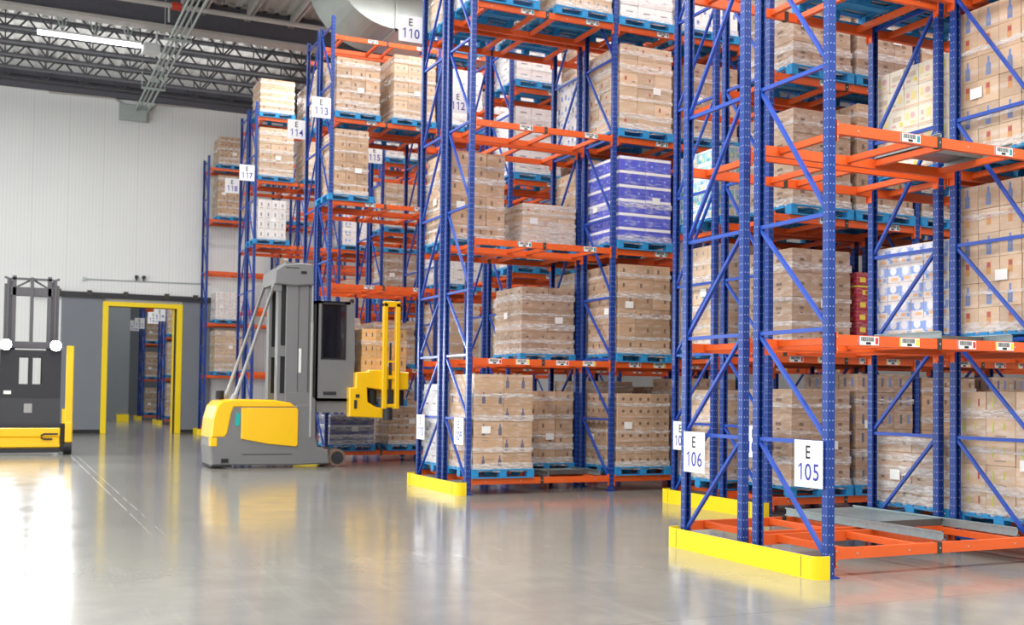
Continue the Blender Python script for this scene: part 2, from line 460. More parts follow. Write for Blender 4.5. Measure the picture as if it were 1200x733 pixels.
# conduits running along the cross aisle to the back wall
for k, (u, z) in enumerate(((-2.44, 11.55), (-2.30, 11.6), (-2.16, 11.6), (-2.02, 11.55))):
    b = MB().tube([(u, 12, z), (u, 33.4, z), (u, 33.72, z-.12), (u, 33.75, z-.4)], .035, 8)
    put('conduit_pipe', b.mesh('conduit_pipe', M['pipe']), label='long overhead conduit to the back wall, %s from the left' % ('first', 'second', 'third', 'fourth')[k], cat='conduit', group='conduit bundle below the ceiling')
for k, v in enumerate((18.5, 24.6, 30.2)):
    b = MB().box(-2.62, v, 11.45, -1.86, v+.06, 11.517); b.tube([(-2.6, v+.03, 11.45), (-2.6, v+.03, 12.86)], .012, 6).tube([(-1.88, v+.03, 11.45), (-1.88, v+.03, 12.86)], .012, 6)
    put('conduit_hanger', b.mesh('conduit_hanger', M['pipe']), label=('nearest', 'middle', 'farthest')[k] + ' trapeze hanger under the overhead conduit bundle', cat='hanger', group='conduit hangers')
b = MB().box(-3.0, WV-.28, 11.15, -2.05, WV-.01, 11.7, 0, .02)
put('junction_box', b.mesh('junction_box', M['pipe']), label='grey junction box high on the back wall under the conduits', cat='junction box')
b = MB().tube([(-5.3, WV-.06, 11.86), (-3.15, WV-.06, 11.9), (-2.7, WV-.06, 11.62), (-2.3, WV-.06, 11.6)], .04, 8)
put('wall_conduit', b.mesh('wall_conduit', M['flange']), label='pale conduit along wall top, left of the junction box', cat='conduit')
b = MB().tube([(-1.95, WV-.06, 11.6), (-1.7, WV-.06, 11.86), (2.4, WV-.06, 12.02)], .04, 8)
put('wall_conduit', b.mesh('wall_conduit', M['flange']), label='pale conduit along wall top, right of the junction box', cat='conduit')
b = MB().tube([(-4.0, WV-.04, 5.42), (.3, WV-.04, 5.46)], .018, 8).box(-4.06, WV-.1, 5.37, -3.95, WV-.005, 5.48)
put('wall_cable', b.mesh('wall_cable', M['pipe']), label='thin grey cable run on the back wall above the doorway', cat='cable')
for k, u in enumerate((-2.27, -2.02)):
    t = root('wall_camera', (u, WV-.1, 5.56), ('left' if k == 0 else 'right') + ' small black camera above the yellow doorway', 'camera', 'cameras above the doorway')
    wput('housing', MB().box(u-.06, WV-.2, 5.53, u+.06, WV-.06, 5.63, 0, .015), [M['tdark']], t)
    wput('bracket', MB().box(u-.02, WV-.08, 5.45, u+.02, WV, 5.55), [M['tdark']], t)
# sprinkler pipe
t = root('sprinkler_pipe', (-1, 23.3, 12.0), 'pale sprinkler pipe running across below the ceiling', 'pipe')
wput('pipe_run', MB().tube([(-16, 23.3, 12.0), (12, 23.3, 12.0)], .07, 10), [M['flange']], t)
wput('drop', MB().tube([(-2.66, 23.3, 12.0), (-2.66, 23.3, 11.55)], .03, 8), [M['pipe']], t)
wput('coupling', MB().tube([(-2.6, 23.3, 12.0), (-2.35, 23.3, 12.0)], .11, 12), [M['redpipe']], t, label='red pipe coupling')
# linear light
t = root('ceiling_light', (-4.4, 26.6, 11.7), 'long lit linear luminaire under the joists', 'ceiling light')
wput('diffuser', MB().box(-5.85, 26.52, 11.72, -3.05, 26.66, 11.80), [M['tube']], t)
wput('housing', MB().box(-5.87, 26.47, 11.80, -3.03, 26.71, 11.86), [M['lampbox']], t)
b = MB()
for u in (-5.2, -4.3, -3.4):
    b.tube([(u, 26.6, 11.86), (u-.35, 26.6, 12.86)], .02, 6).tube([(u, 26.6, 11.86), (u+.35, 26.6, 12.86)], .02, 6).tube([(u, 26.6, 11.86), (u, 26.6, 12.86)], .02, 6)
wput('hanger', b, [M['pipe']], t)
b = MB().box(-3.0, 26.3, 11.55, -2.5, 26.75, 11.78, 0, .02).box(-2.95, 26.35, 11.78, -2.55, 26.7, 11.84)
b.tube([(-2.6, 26.5, 11.84), (-2.6, 26.5, 12.86)], .03, 8)
put('control_box', b.mesh('control_box', M['lampbox']), label='white box hung at the right end of the linear luminaire', cat='box')
# air duct with elbow
t = root('air_duct', (3.2, 18.0, 10.8), 'large galvanised air duct with curved elbow above the racks', 'duct')
v0, v1 = 17.2, 19.2
b = MB(); n = 14; R0, R1 = .45, 1.65; cu, cz0 = 1.75, 11.85
vs = []; fs = []
for i in range(n+1):
    a = math.pi/2*i/n
    for r in (R0, R1):
        for v in (v0, v1): vs.append((cu-r*math.sin(a), v, cz0-r*math.cos(a)))
for i in range(n):
    o = i*4; q = o+4
    fs += [(o, q, q+1, o+1), (o+2, o+3, q+3, q+2), (o, o+2, q+2, q), (o+1, q+1, q+3, o+3)]
b.add(vs, fs, 0, False)
wput('elbow', b, [M['duct']], t)
wput('trunk', MB().box(cu, v0, cz0-R1, 9, v1, cz0-R0), [M['duct']], t)
b = MB()
for u in (cu, cu+1.25, cu+2.5, cu+3.75):
    b.box(u-.025, v0-.05, cz0-R1-.05, u+.025, v1+.05, cz0-R1+.0).box(u-.025, v0-.05, cz0-R1-.05, u+.025, v0, cz0-R0+.05)
b.box(cu-R1-.05, v0-.05, cz0-.03, cu-R0+.05, v0, cz0+.03)
wput('flange', b, [M['duct']], t)
wput('riser', MB().box(cu-R1, v0, cz0, cu-R0, v1, 12.86), [M['duct']], t)

# ------------------------------------------------------------------ racks
def make_post_mesh():
    # open channel profile, web facing out (-v), extruded
    w, d, th, lip = POST/2, POST/2, .004, .018
    pr = [(-w,-d),(w,-d),(w,d),(w-lip,d),(w-lip,d-th),(w-th,d-th),(w-th,-d+th),(-w+th,-d+th),(-w+th,d-th),(-w+lip,d-th),(-w+lip,d),(-w,d)]
    b = MB(); n = len(pr)
    vs = [(x, y, 0.012) for x, y in pr]+[(x, y, TOPZ) for x, y in pr]
    b.add(vs, [(i, (i+1) % n, n+(i+1) % n, n+i) for i in range(n)])
    b.box(-.07, -.07, 0, .07, .07, .012)
    return fixn(b.mesh('upright_post', M['post']))
ME_POST = make_post_mesh()
HZ = [.141, 1.165, 2.16, 3.17, 4.49, 5.81, 7.13, 8.45, 9.77]
def brace_mesh(kind):
    b = MB()
    y0, y1 = POST/2-.01, D-POST/2+.01
    if isinstance(kind, float):
        b.box(-.018, y0, -.018, .018, y1, .018); return b.mesh('horizontal_brace', M['brace'])
    z0, z1 = kind      # high at the spine side (y1), low at the aisle side (y0)
    b.bar((0, y0, z0+.04), (0, y1, z1-.02), .03, .036, up=(1,0,0)); return b.mesh('diagonal_brace', M['brace'])
ME_HB = brace_mesh(1.0)
ME_DB = {dz: brace_mesh((0.0, dz)) for dz in set(round(HZ[i+1]-HZ[i], 3) for i in range(8))}
BH, BD = .095, .05
def beam_mesh(front):
    b = MB(); u0, u1 = POST/2+.002, W-POST/2-.002
    # front beams face the aisle (-y); step ledge behind
    b.box(u0, -.03, -BH, u1, .02, 0)
    for u, s in ((u0, 1), (u1, -1)):
        b.box(u, -.044, -.165, u+s*.006, .03, .02, 0)
        b.box(u-s*.03 if False else u, -.044, -.165, u+s*.024, -.038, .02, 0)
        for z in (-.02, -.13): b.box(u+s*.008, -.048, z-.008, u+s*.02, -.043, z+.008, 1)
    for u in (.3, .9, 1.62, 2.22): b.box(u-.008, -.033, -.05-.008, u+.008, -.029, -.05+.008, 1)
    if front: b.box(W/2-.025, -.037, -BH-.006, W/2+.025, .026, .006, 2); b.box(W/2-.008, -.04, -.055, W/2+.008, -.036, -.04, 1)
    return b.mesh('beam', M['orange'], M['bolt'], M['clamp'])
ME_BEAM = beam_mesh(True); ME_BEAM2 = beam_mesh(False)
def cross_mesh():
    b = MB(); b.box(-.028, .02, -.07, .028, D-.02, -.01); b.box(-.034, .018, -.045, .034, .034, 0).box(-.034, D-.034, -.045, .034, D-.018, 0)
    return b.mesh('cross_bar', M['orange'])
ME_X = cross_mesh()
XB = (.24, 1.08, 1.44, 2.29)
def tag_mesh(code):
    b = MB(); w, h = .235, .078
    b.box(-w/2, -.003, -h/2, w/2, 0, h/2)
    r = random.Random(3); x = -w/2+.03
    while x < w/2-.055:
        q = r.choice((.003, .005, .007)); b.box(x, -.0042, -.006, x+q, -.003, h/2-.006, 1); x += q+r.choice((.004, .006))
    b.box(-.03, -.0042, -h/2+.006, .025, -.003, -.012, 1)
    b.box(w/2-.04, -.0042, -h/2+.01, w/2-.008, -.003, h/2-.01, 2); b.box(-w/2, -.0042, -h/2, -w/2+.012, -.003, h/2, 2)
    return b.mesh('barcode_label', M['paper'], M['black'], M[code])
ME_TAG = {c: tag_mesh(c) for c in ('codered', 'codeyel', 'codeteal')}

def make_rack(v0, back, u0, bays, label, nlev=6, group='pallet racks in rows', tags=True, bars=True):
    """half row: front frame faces -v; back=True mirrors it to face +v"""
    t = root('pallet_rack', (u0, v0 if not back else v0+D, 0), label, 'pallet rack', group)
    sgn = -1 if back else 1
    rot = (0, 0, 0)
    def sc(o):
        if back: o.scale = (1, -1, 1)
        return o
    for k in range(bays+1):
        for y in (0, D):
            p = put('upright_post', ME_POST, t, (k*W, sgn*y, 0))
            flip = (y > 0) != back
            if flip: p.scale = (1, -1, 1)
        for i, z in enumerate(HZ):
            sc(put('horizontal_brace', ME_HB, t, (k*W, 0, z)))
            if i < 8: sc(put('diagonal_brace', ME_DB[round(HZ[i+1]-z, 3)], t, (k*W, 0, z)))
    for k in range(bays):
        for l in range(nlev):
            z = H0+l*L
            bm = sc(put('beam', ME_BEAM, t, (k*W, 0, z)))
            if tags and not back:
                spots = ((.42, 'codered'), (.90, 'codeyel'), (1.60, 'codered'), (2.09, 'codeyel')) if l == 1 else (((.91, 'codeteal'), (2.08, 'codeteal')) if l > 1 else ())
                for u, c in spots: put('barcode_label', ME_TAG[c], bm, (u, -.0305, -.045))
            rb = put('beam', ME_BEAM2, t, (k*W, sgn*D, z))
            if not back: rb.scale = (1, -1, 1)
            if bars:
                for u in XB: sc(put('cross_bar', ME_X, t, (k*W+u, 0, z)))
    return t
def row_v(r): return r*P
ordw = ('first', 'second', 'third', 'fourth', 'fifth', 'sixth', 'seventh', 'eighth')
RN = {(0,'f'): 'E 105 rack', (0,'b'): 'E 106 rack', (1,'f'): 'recessed rack after E 106', (1,'b'): 'recessed rack before E 109', (2,'f'): 'E 109 rack', (2,'b'): 'E 110 rack',
      (3,'f'): 'recessed rack after E 110', (3,'b'): 'E 112 rack', (4,'f'): 'E 113 rack', (4,'b'): 'E 114 rack', (5,'f'): 'E 115 rack', (5,'b'): 'recessed rack after E 115',
      (6,'f'): 'E 117 rack', (6,'b'): 'E 118 rack', (7,'f'): 'recessed rack after E 118', (7,'b'): 'recessed rack before the wall', (8,'f'): 'back wall rack'}
RL = {(0,'f'): 'nearest blue and orange pallet rack, with the low E 105 sign', (0,'b'): 'blue and orange pallet rack with the low E 106 sign',
      (1,'f'): 'set-back blue and orange rack just behind the E 106 rack', (1,'b'): 'set-back rack with half-hidden sign just before the E 109 rack',
      (2,'f'): 'blue and orange rack with bottle-marked cartons at its floor corner', (2,'b'): 'blue and orange rack carrying the high E 110 sign',
      (3,'f'): 'set-back blue and orange rack next behind the E 110 rack', (3,'b'): 'set-back blue and orange rack carrying the E 112 sign',
      (4,'f'): 'blue and orange rack with the E 113 sign, behind the lift truck', (4,'b'): 'blue and orange rack carrying the E 114 sign',
      (5,'f'): 'set-back blue and orange rack carrying the E 115 sign', (5,'b'): 'set-back rack between the E 115 and E 117 racks',
      (6,'f'): 'blue and orange rack carrying the E 117 sign', (6,'b'): 'blue and orange rack carrying the E 118 sign',
      (7,'f'): 'set-back rack next behind the E 118 rack', (7,'b'): 'set-back rack in front of the back wall rack', (8,'f'): 'single rack standing against the white back wall by the door'}
NB = {0: 3, 1: 3, 2: 3, 3: 2, 4: 2, 5: 2, 6: 2, 7: 2, 8: 3}
RU = lambda r: W if (r % 2 == 1) else 0.0
for r in range(9):
    v = row_v(r)
    make_rack(v, False, RU(r), NB[r], RL[(r, 'f')], tags=r < 5, bars=True)
    if r < 8: make_rack(v+D+G, True, RU(r), NB[r], RL[(r, 'b')], tags=False, bars=r < 7)
    # back-to-back row spacers are short ties: part of the front rack
# far room racks seen through the doorway
make_rack(44.35, False, .12, 1, 'nearest rack beyond the doorway, facing this way', nlev=4, group='racks beyond the doorway', tags=False)
make_rack(44.35+D+G, True, .12, 1, 'second rack beyond the doorway, back to the nearest one', nlev=4, group='racks beyond the doorway', tags=False)
make_rack(52.4, False, .12, 1, 'third rack beyond the doorway, across an aisle', nlev=4, group='racks beyond the doorway', tags=False)
make_rack(52.4+D+G, True, .12, 1, 'farthest rack beyond the doorway, next to the grey wall', nlev=4, group='racks beyond the doorway', tags=False)

# yellow end guards
def guard_mesh(v0=-.08, v1=2.26, h=.2):
    # U plan with rounded corners
    x0, x1, r, th = -.21, -.045, .10, .012
    path = [(x1, v0)]
    for i in range(7): a = math.pi/2*i/6; path.append((x0+r-r*math.sin(a), v0+r-r*math.cos(a)))
    for i in range(7): a = math.pi/2*i/6; path.append((x0+r-r*math.cos(a), v1-r+r*math.sin(a)))
    path.append((x1, v1))
    vs = []; n = len(path)
    for (x, y) in path: 
        for z in (0, h): vs.append((x, y, z))
    # inner offset
    cen = ((x0+x1)/2+.05, (v0+v1)/2)
    inn = []
    for i in range(n):
        a = Vector(path[max(0, i-1)]); b2 = Vector(path[min(n-1, i+1)]); d = (b2-a).normalized(); nn = Vector((d.y, -d.x))
        if nn.dot(Vector(cen)-Vector(path[i])) < 0: nn = -nn
        inn.append(Vector(path[i])+nn*th)
    for p in inn:
        for z in (0, h): vs.append((p.x, p.y, z))
    fs = []; o = 2*n
    for i in range(n-1):
        fs += [(2*i, 2*i+2, 2*i+3, 2*i+1), (o+2*i, o+2*i+1, o+2*i+3, o+2*i+2), (2*i+1, 2*i+3, o+2*i+3, o+2*i+1)]
    for i in (0, n-1): fs.append((2*i, 2*i+1, o+2*i+1, o+2*i))
    return fixn(MB().add(vs, fs).mesh('end_guard', M['yellow']))
ME_G = guard_mesh()
GL = {0: 'yellow steel end guard at the foot of the E 105 and E 106 racks', 1: 'yellow end guard at the foot of the set-back rack behind E 106', 2: 'yellow end guard at the foot of the E 109 and E 110 racks',
      4: 'yellow end guard under the E 113 and E 114 racks behind the lift truck', 6: 'yellow end guard under the E 117 and E 118 racks', 8: 'yellow end guard beside the grey door at the back wall rack', 'a': 'yellow end guard of the nearest racks beyond the doorway', 'b': 'yellow end guard of the farthest racks beyond the doorway'}
def seam(o, back=True):
    b = MB()
    for y in (.10, 2.05): b.box(-.2125, y, .01, -.2095, y+.004, .19)
    put('plate_joint', b.mesh('plate_joint', M['clamp']), o)
for r in (0, 1, 2, 4, 6): 
    g = put('end_guard', ME_G, None, (RU(r), row_v(r), 0), label=GL[r], cat='guard rail', group='yellow rack end guards')
    if r < 3: seam(g)
g8 = put('end_guard', ME_G, None, (0, row_v(8)-.02, 0), label=GL[8], cat='guard rail', group='yellow rack end guards'); g8.scale = (1, .46, 1.0)
put('end_guard', ME_G, None, (.12, 44.35, 0), label=GL['a'], cat='guard rail', group='yellow guards beyond the doorway')
put('end_guard', ME_G, None, (.12, 52.4, 0), label=GL['b'], cat='guard rail', group='yellow guards beyond the doorway')

# signs
def sign(num, plane, loc, label, w=.37, h=.415, group='low row number signs'):
    b = MB()
    if plane == 'u': b.box(-.004, -w/2, -h/2, .004, w/2, h/2)
    else: b.box(-w/2, -.004, -h/2, w/2, .004, h/2)
    o = put('row_sign', b.mesh('row_sign', M['white']), None, loc, label=label, cat='sign', group=group)
    off = (lambda z: (-.006, 0, z)) if plane == 'u' else (lambda z: (0, -.006, z))
    put('letter', text_mesh('E', h*.40, M['black'], plane), o, off(h*.25), label='black letter E')
    put('number', text_mesh(num, h*.50, M['digit'], plane), o, off(-h*.17), label='blue violet row number')
    return o
lo = {0: ('105', '106'), 1: ('107', '108'), 2: ('109', '110')}
LL = {'105': 'white sign reading E 105 at the nearest rack end', '106': 'white sign reading E 106 at the nearest row\'s far post', '107': 'white low sign on the set-back rack, hidden behind blue posts',
      '108': 'white low sign half hidden behind the post left of E 106', '109': 'white low sign beside bottle-marked cartons on the middle row', '110': 'white low sign on the far post of the middle row'}
for r, (a, bnum) in lo.items():
    u = RU(r)-.062; v = row_v(r)
    sign(a, 'u', (u, v+.185+(.04 if r != 0 else 0), .975), LL[a])
    sign(bnum, 'u', (u, v+1.955, .985), LL[bnum])
HL = {'110': 'white hanging sign reading E 110 near the top centre', '112': 'white hanging sign reading E 112 between blue posts', '113': 'white hanging sign reading E 113 on a rack corner post', '114': 'white hanging sign reading E 114 left of E 113',
      '115': 'white hanging sign reading E 115 on the set-back rack', '117': 'white hanging sign reading E 117 on the far row', '118': 'white hanging sign reading E 118 just below E 117'}
for num, r, far in (('110', 2, 1), ('112', 3, 1), ('113', 4, 0), ('114', 4, 1), ('115', 5, 0), ('117', 6, 0), ('118', 6, 1)):
    v = row_v(r)+(2*D+G+.02 if far else -.06)
    sign(num, 'v', (RU(r)-.045-.215, v, 7.86), HL[num], .43, .46, 'high hanging row signs')
for num, v, lab in (('119', 44.3, 'white sign reading E 119 seen through the doorway'), ('120', 46.6, 'white sign reading E 120 seen through the doorway'), ('121', 52.35, 'white sign reading E 121, farther back through the doorway'), ('122', 54.65, 'white sign reading E 122, farthest back through the doorway')):
    sign(num, 'v', (.12-.045-.215, v, 4.95 if v < 50 else 5.0), lab, .5, .55, 'signs beyond the doorway')

# ------------------------------------------------------------------ pallet loads
PW, PD, PH = 1.06, 1.13, .14
def pallet_mesh():
    b = MB()
    for k in range(7):
        y = k*(PD-.10)/6; b.box(0, y, PH-.02, PW, y+.10, PH)                       # top deck boards
    for x in (0, (PW-.1)/2, PW-.1): b.box(x, 0, PH-.038, x+.1, PD, PH-.021)          # stringer boards
    for x in (0, (PW-.11)/2, PW-.11):
        for y in (0, (PD-.13)/2, PD-.13): b.box(x, y, .018, x+.11, y+.13, PH-.038, 0, .004)   # blocks
    for y in (0, (PD-.1)/2, PD-.1): b.box(0, y, 0, PW, y+.1, .018)                   # bottom boards
    return b.mesh('pallet', M['pallet'])
ME_PAL = pallet_mesh()
def ngon(cx, cz, rx, rz, n=10): return [(cx+rx*math.cos(2*math.pi*i/n), cz+rz*math.sin(2*math.pi*i/n)) for i in range(n)]
def rect(cx, cz, w, h): return [(cx-w/2, cz-h/2), (cx+w/2, cz-h/2), (cx+w/2, cz+h/2), (cx-w/2, cz+h/2)]
def bottle(cx, cz, h): 
    w = h*.16
    return [(cx-w, cz-h/2), (cx+w, cz-h/2), (cx+w, cz+h*.08), (cx+w*.4, cz+h*.2), (cx+w*.4, cz+h/2), (cx-w*.4, cz+h/2), (cx-w*.4, cz+h*.2), (cx-w, cz+h*.08)]
_cart = {}
def carton_mesh(w, d, h, base, marks):
    """marks: list of (polygon in face metres as fractions of width / height, ink)"""
    key = (round(w, 3), round(d, 3), round(h, 3), base.name, str(marks))
    if key in _cart: return _cart[key]
    b = MB(); g = .002
    b.box(-w/2+g, -d/2+g, g*.4, w/2-g, d/2-g, h-g*.4, 0, .004)
    inks = [base]
    e = .0010
    for fn, ink in marks:
        e += .0007
        m = I[ink]
        if m not in inks: inks.append(m)
        mi = inks.index(m)
        for poly in fn(w, h): 
            b.poly([(x-w/2, -d/2+g-e, z) for x, z in poly], mi)
            b.poly([(w/2-x, d/2-g+e, z) for x, z in poly], mi)
        for poly in fn(d, h):
            b.poly([(-w/2+g-e, d/2-x, z) for x, z in poly], mi)
            b.poly([(w/2-g+e, x-d/2, z) for x, z in poly], mi)
    b.box(-w/2+g+.004, -.025, h-g*.4, w/2-g-.004, .025, h-g*.4+.0008, 0)
    me = b.mesh('carton', *inks); _cart[key] = me
    return me
R_ = lambda fx, fz, fw, fh: (lambda w, h: [rect(fx*w, fz*h, fw*w, fh*h)])
N_ = lambda fx, fz, r: (lambda w, h: [ngon(fx*w, fz*h, r, r)])
B_ = lambda fx, fz, fh: (lambda w, h: [bottle(fx*w, fz*h, fh*h)])
T = {  # base, (nu, nv), layer height, layers, carton variants, description, wrap bands
 'bottle': (BR, (2, 2), .245, 6, [[(B_(.32,.5,.72),'navy'),(B_(.88,.5,.72),'navy'),(R_(.55,.62,.25,.06),'grey')], [(B_(.12,.5,.72),'navy'),(B_(.66,.5,.72),'navy')], [(R_(.4,.8,.2,.06),'grey')]], 'bottle-marked brown cartons', 3),
 'round': (BR, (3, 3), .20, 5, [[(N_(.33,.55,.028),'dark'),(N_(.78,.55,.028),'dark'),(R_(.55,.3,.3,.04),'grey')]], 'brown cartons with dark round marks', 3),
 'plain': (BR, (3, 3), .245, 6, [[(R_(.3,.6,.12,.28),'dark'),(R_(.7,.3,.3,.05),'grey')], [(R_(.7,.6,.12,.28),'dark')]], 'brown cartons with small dark marks', 4),
 'tan': (BR2, (3, 3), .21, 7, [[(R_(.25,.55,.1,.25),'slate'),(R_(.7,.55,.1,.25),'slate')]], 'tan wrapped cartons', 4),
 'big': (BR3, (3, 2), .32, 4, [[(R_(.5,.55,.22,.12),'dark'),(R_(.5,.35,.12,.05),'dark')]], 'large grey-brown cartons', 3),
 'flat': (BR3, (2, 2), .19, 6, [[(R_(.2,.5,.1,.14),'dark'),(R_(.8,.55,.08,.2),'dark')]], 'flat brown cartons', 4),
 'bluewhite': (BLU, (2, 2), .235, 6, [[(R_(.5,.87,.985,.2),'white'),(N_(.25,.4,.02),'sky'),(N_(.75,.4,.02),'sky'),(R_(.5,.2,.25,.05),'sky')]], 'blue cartons with white bands', 1),
 'purple': (PURP, (2, 2), .22, 3, [[(R_(.5,.9,.98,.16),'white'),(R_(.35,.45,.3,.3),'slate'),(R_(.8,.45,.2,.3),'slate')]], 'low violet cartons in film', 3),
 'softpack': (WHT, (6, 6), .205, 5, [[(R_(.5,.56,.94,.42),'pale'),(R_(.14,.55,.2,.55),'sky'),(N_(.56,.62,.05),'white'),(R_(.66,.24,.4,.16),'peach'),(R_(.3,.2,.2,.22),'sky')], [(R_(.5,.62,.94,.5),'pale'),(N_(.45,.66,.05),'white'),(R_(.88,.6,.18,.5),'sky'),(R_(.4,.22,.35,.14),'peach'),(R_(.8,.2,.25,.2),'sky')], [(R_(.5,.6,.94,.4),'sky'),(N_(.5,.66,.05),'white'),(R_(.6,.2,.5,.16),'peach')]], 'white cartons printed blue and peach', 0),
 'yellowpack': (CREAM, (5, 5), .235, 5, [[(R_(.25,.62,.22,.34),'cream'),(N_(.62,.62,.035),'pink'),(R_(.62,.3,.3,.1),'cream'),(R_(.5,.1,.9,.04),'peach')], [(R_(.7,.55,.3,.4),'cream'),(R_(.28,.6,.2,.22),'pink'),(R_(.3,.3,.24,.12),'tan'),(R_(.5,.1,.9,.04),'peach')], [(R_(.5,.6,.6,.24),'tan'),(R_(.8,.3,.2,.2),'yellow'),(R_(.3,.28,.3,.1),'pink')]], 'cream cartons printed yellow and pink', 0),
 'tealpack': (WHT, (5, 5), .20, 5, [[(R_(.5,.5,.9,.7),'aqua'),(N_(.4,.6,.04),'white'),(R_(.7,.35,.2,.25),'cream'),(R_(.3,.25,.25,.15),'teal')], [(R_(.5,.75,.9,.3),'pale'),(R_(.3,.35,.3,.3),'aqua'),(R_(.75,.3,.2,.25),'cream'),(R_(.6,.7,.2,.2),'teal')]], 'white cartons printed teal and yellow', 0),
 'bluespot': (WHT, (4, 4), .21, 6, [[(R_(.25,.6,.2,.45),'blue'),(R_(.7,.35,.25,.25),'sky')], [(R_(.7,.6,.2,.4),'blue')]], 'white cartons with blue spots', 1),
 'red': (REDC, (3, 3), .17, 6, [[(R_(.5,.88,.96,.14),'yellow'),(R_(.5,.4,.4,.4),'yellow'),(R_(.55,.4,.2,.3),'red')], [(R_(.5,.88,.96,.10),'red'),(R_(.3,.4,.3,.4),'yellow')]], 'crimson cartons with yellow bands', 0),
 'whiteblue': (WHT, (3, 3), .25, 4, [[(R_(.3,.55,.12,.4),'blue'),(R_(.65,.55,.2,.25),'sky'),(R_(.5,.2,.5,.1),'slate')]], 'white cartons with blue marks', 1),
 'whitegrey': (WHT, (4, 3), .29, 4, [[(R_(.5,.5,.2,.35),'slate'),(R_(.5,.15,.5,.06),'grey')]], 'pale cartons with grey marks', 1),
 'white': (WHT, (3, 3), .22, 5, [[(R_(.5,.5,.4,.1),'slate')]], 'white film-wrapped cartons', 4),
 'pinkwhite': (WHT, (5, 4), .14, 7, [[(R_(.5,.5,.25,.5),'pink')]], 'pale pinkish cartons in film', 2),
 'redmark': (BR2, (3, 3), .235, 6, [[(R_(.3,.6,.12,.28),'red'),(R_(.75,.4,.2,.1),'grey')], [(R_(.7,.62,.1,.2),'red')], []], 'tan cartons with small red marks', 5),
 'orangemark': (BR2, (4, 4), .255, 6, [[(R_(.5,.58,.2,.5),'orange'),(R_(.5,.7,.16,.2),'red')], [(B_(.5,.5,.75),'blue'),(R_(.5,.35,.14,.2),'slate')]], 'tan cartons marked orange and blue', 2),
 'greenmark': (BR2, (3, 3), .25, 5, [[(R_(.25,.55,.05,.45),'green'),(R_(.62,.6,.05,.3),'green'),(R_(.5,.2,.4,.05),'grey')], [(R_(.75,.55,.06,.3),'red'),(R_(.4,.5,.05,.35),'green')]], 'tan cartons with green strokes', 3),
 'bluemark': (BR3, (3, 3), .25, 6, [[(R_(.35,.55,.12,.5),'navy'),(R_(.75,.55,.12,.5),'blue')]], 'grey-brown cartons with blue marks', 2),
 'honey': (HONEY, (3, 3), .30, 5, [[(R_(.3,.6,.08,.3),'dark'),(R_(.7,.6,.08,.3),'dark')]], 'honey-coloured cartons', 2),
}
ME_LAB = fixn(MB().box(-.075, -.002, -.055, .075, 0, .055).mesh('paper_label', M['paper']))
def film_band(w, d, bands, rng):
    b = MB()
    e = .008
    pts = []
    n = 7
    def ring(z, amp):
        out = []
        for side in range(4):
            for i in range(n):
                f = i/n
                if side == 0: p = (-w/2-e+f*(w+2*e), -d/2-e)
                elif side == 1: p = (w/2+e, -d/2-e+f*(d+2*e))
                elif side == 2: p = (w/2+e-f*(w+2*e), d/2+e)
                else: p = (-w/2-e, d/2+e-f*(d+2*e))
                out.append((p[0], p[1], z+rng.uniform(-amp, amp)))
        return out
    prev = None
    for z0, z1 in bands:
        a = ring(z0, .012); c = ring(z1, .012); m = len(a)
        b.add(a+c, [(i, (i+1) % m, m+(i+1) % m, m+i) for i in range(m)], 0)
        if prev is not None: q = len(b.v)-2*m; b.f.append([prev+2*n+2, prev+2*n+3, q+2*n+3, q+2*n+2]); b.m.append(0); b.sm.append(False)
        prev = len(b.v)-m
    return fixn(b.mesh('stretch_wrap', M['film']))
used = set()
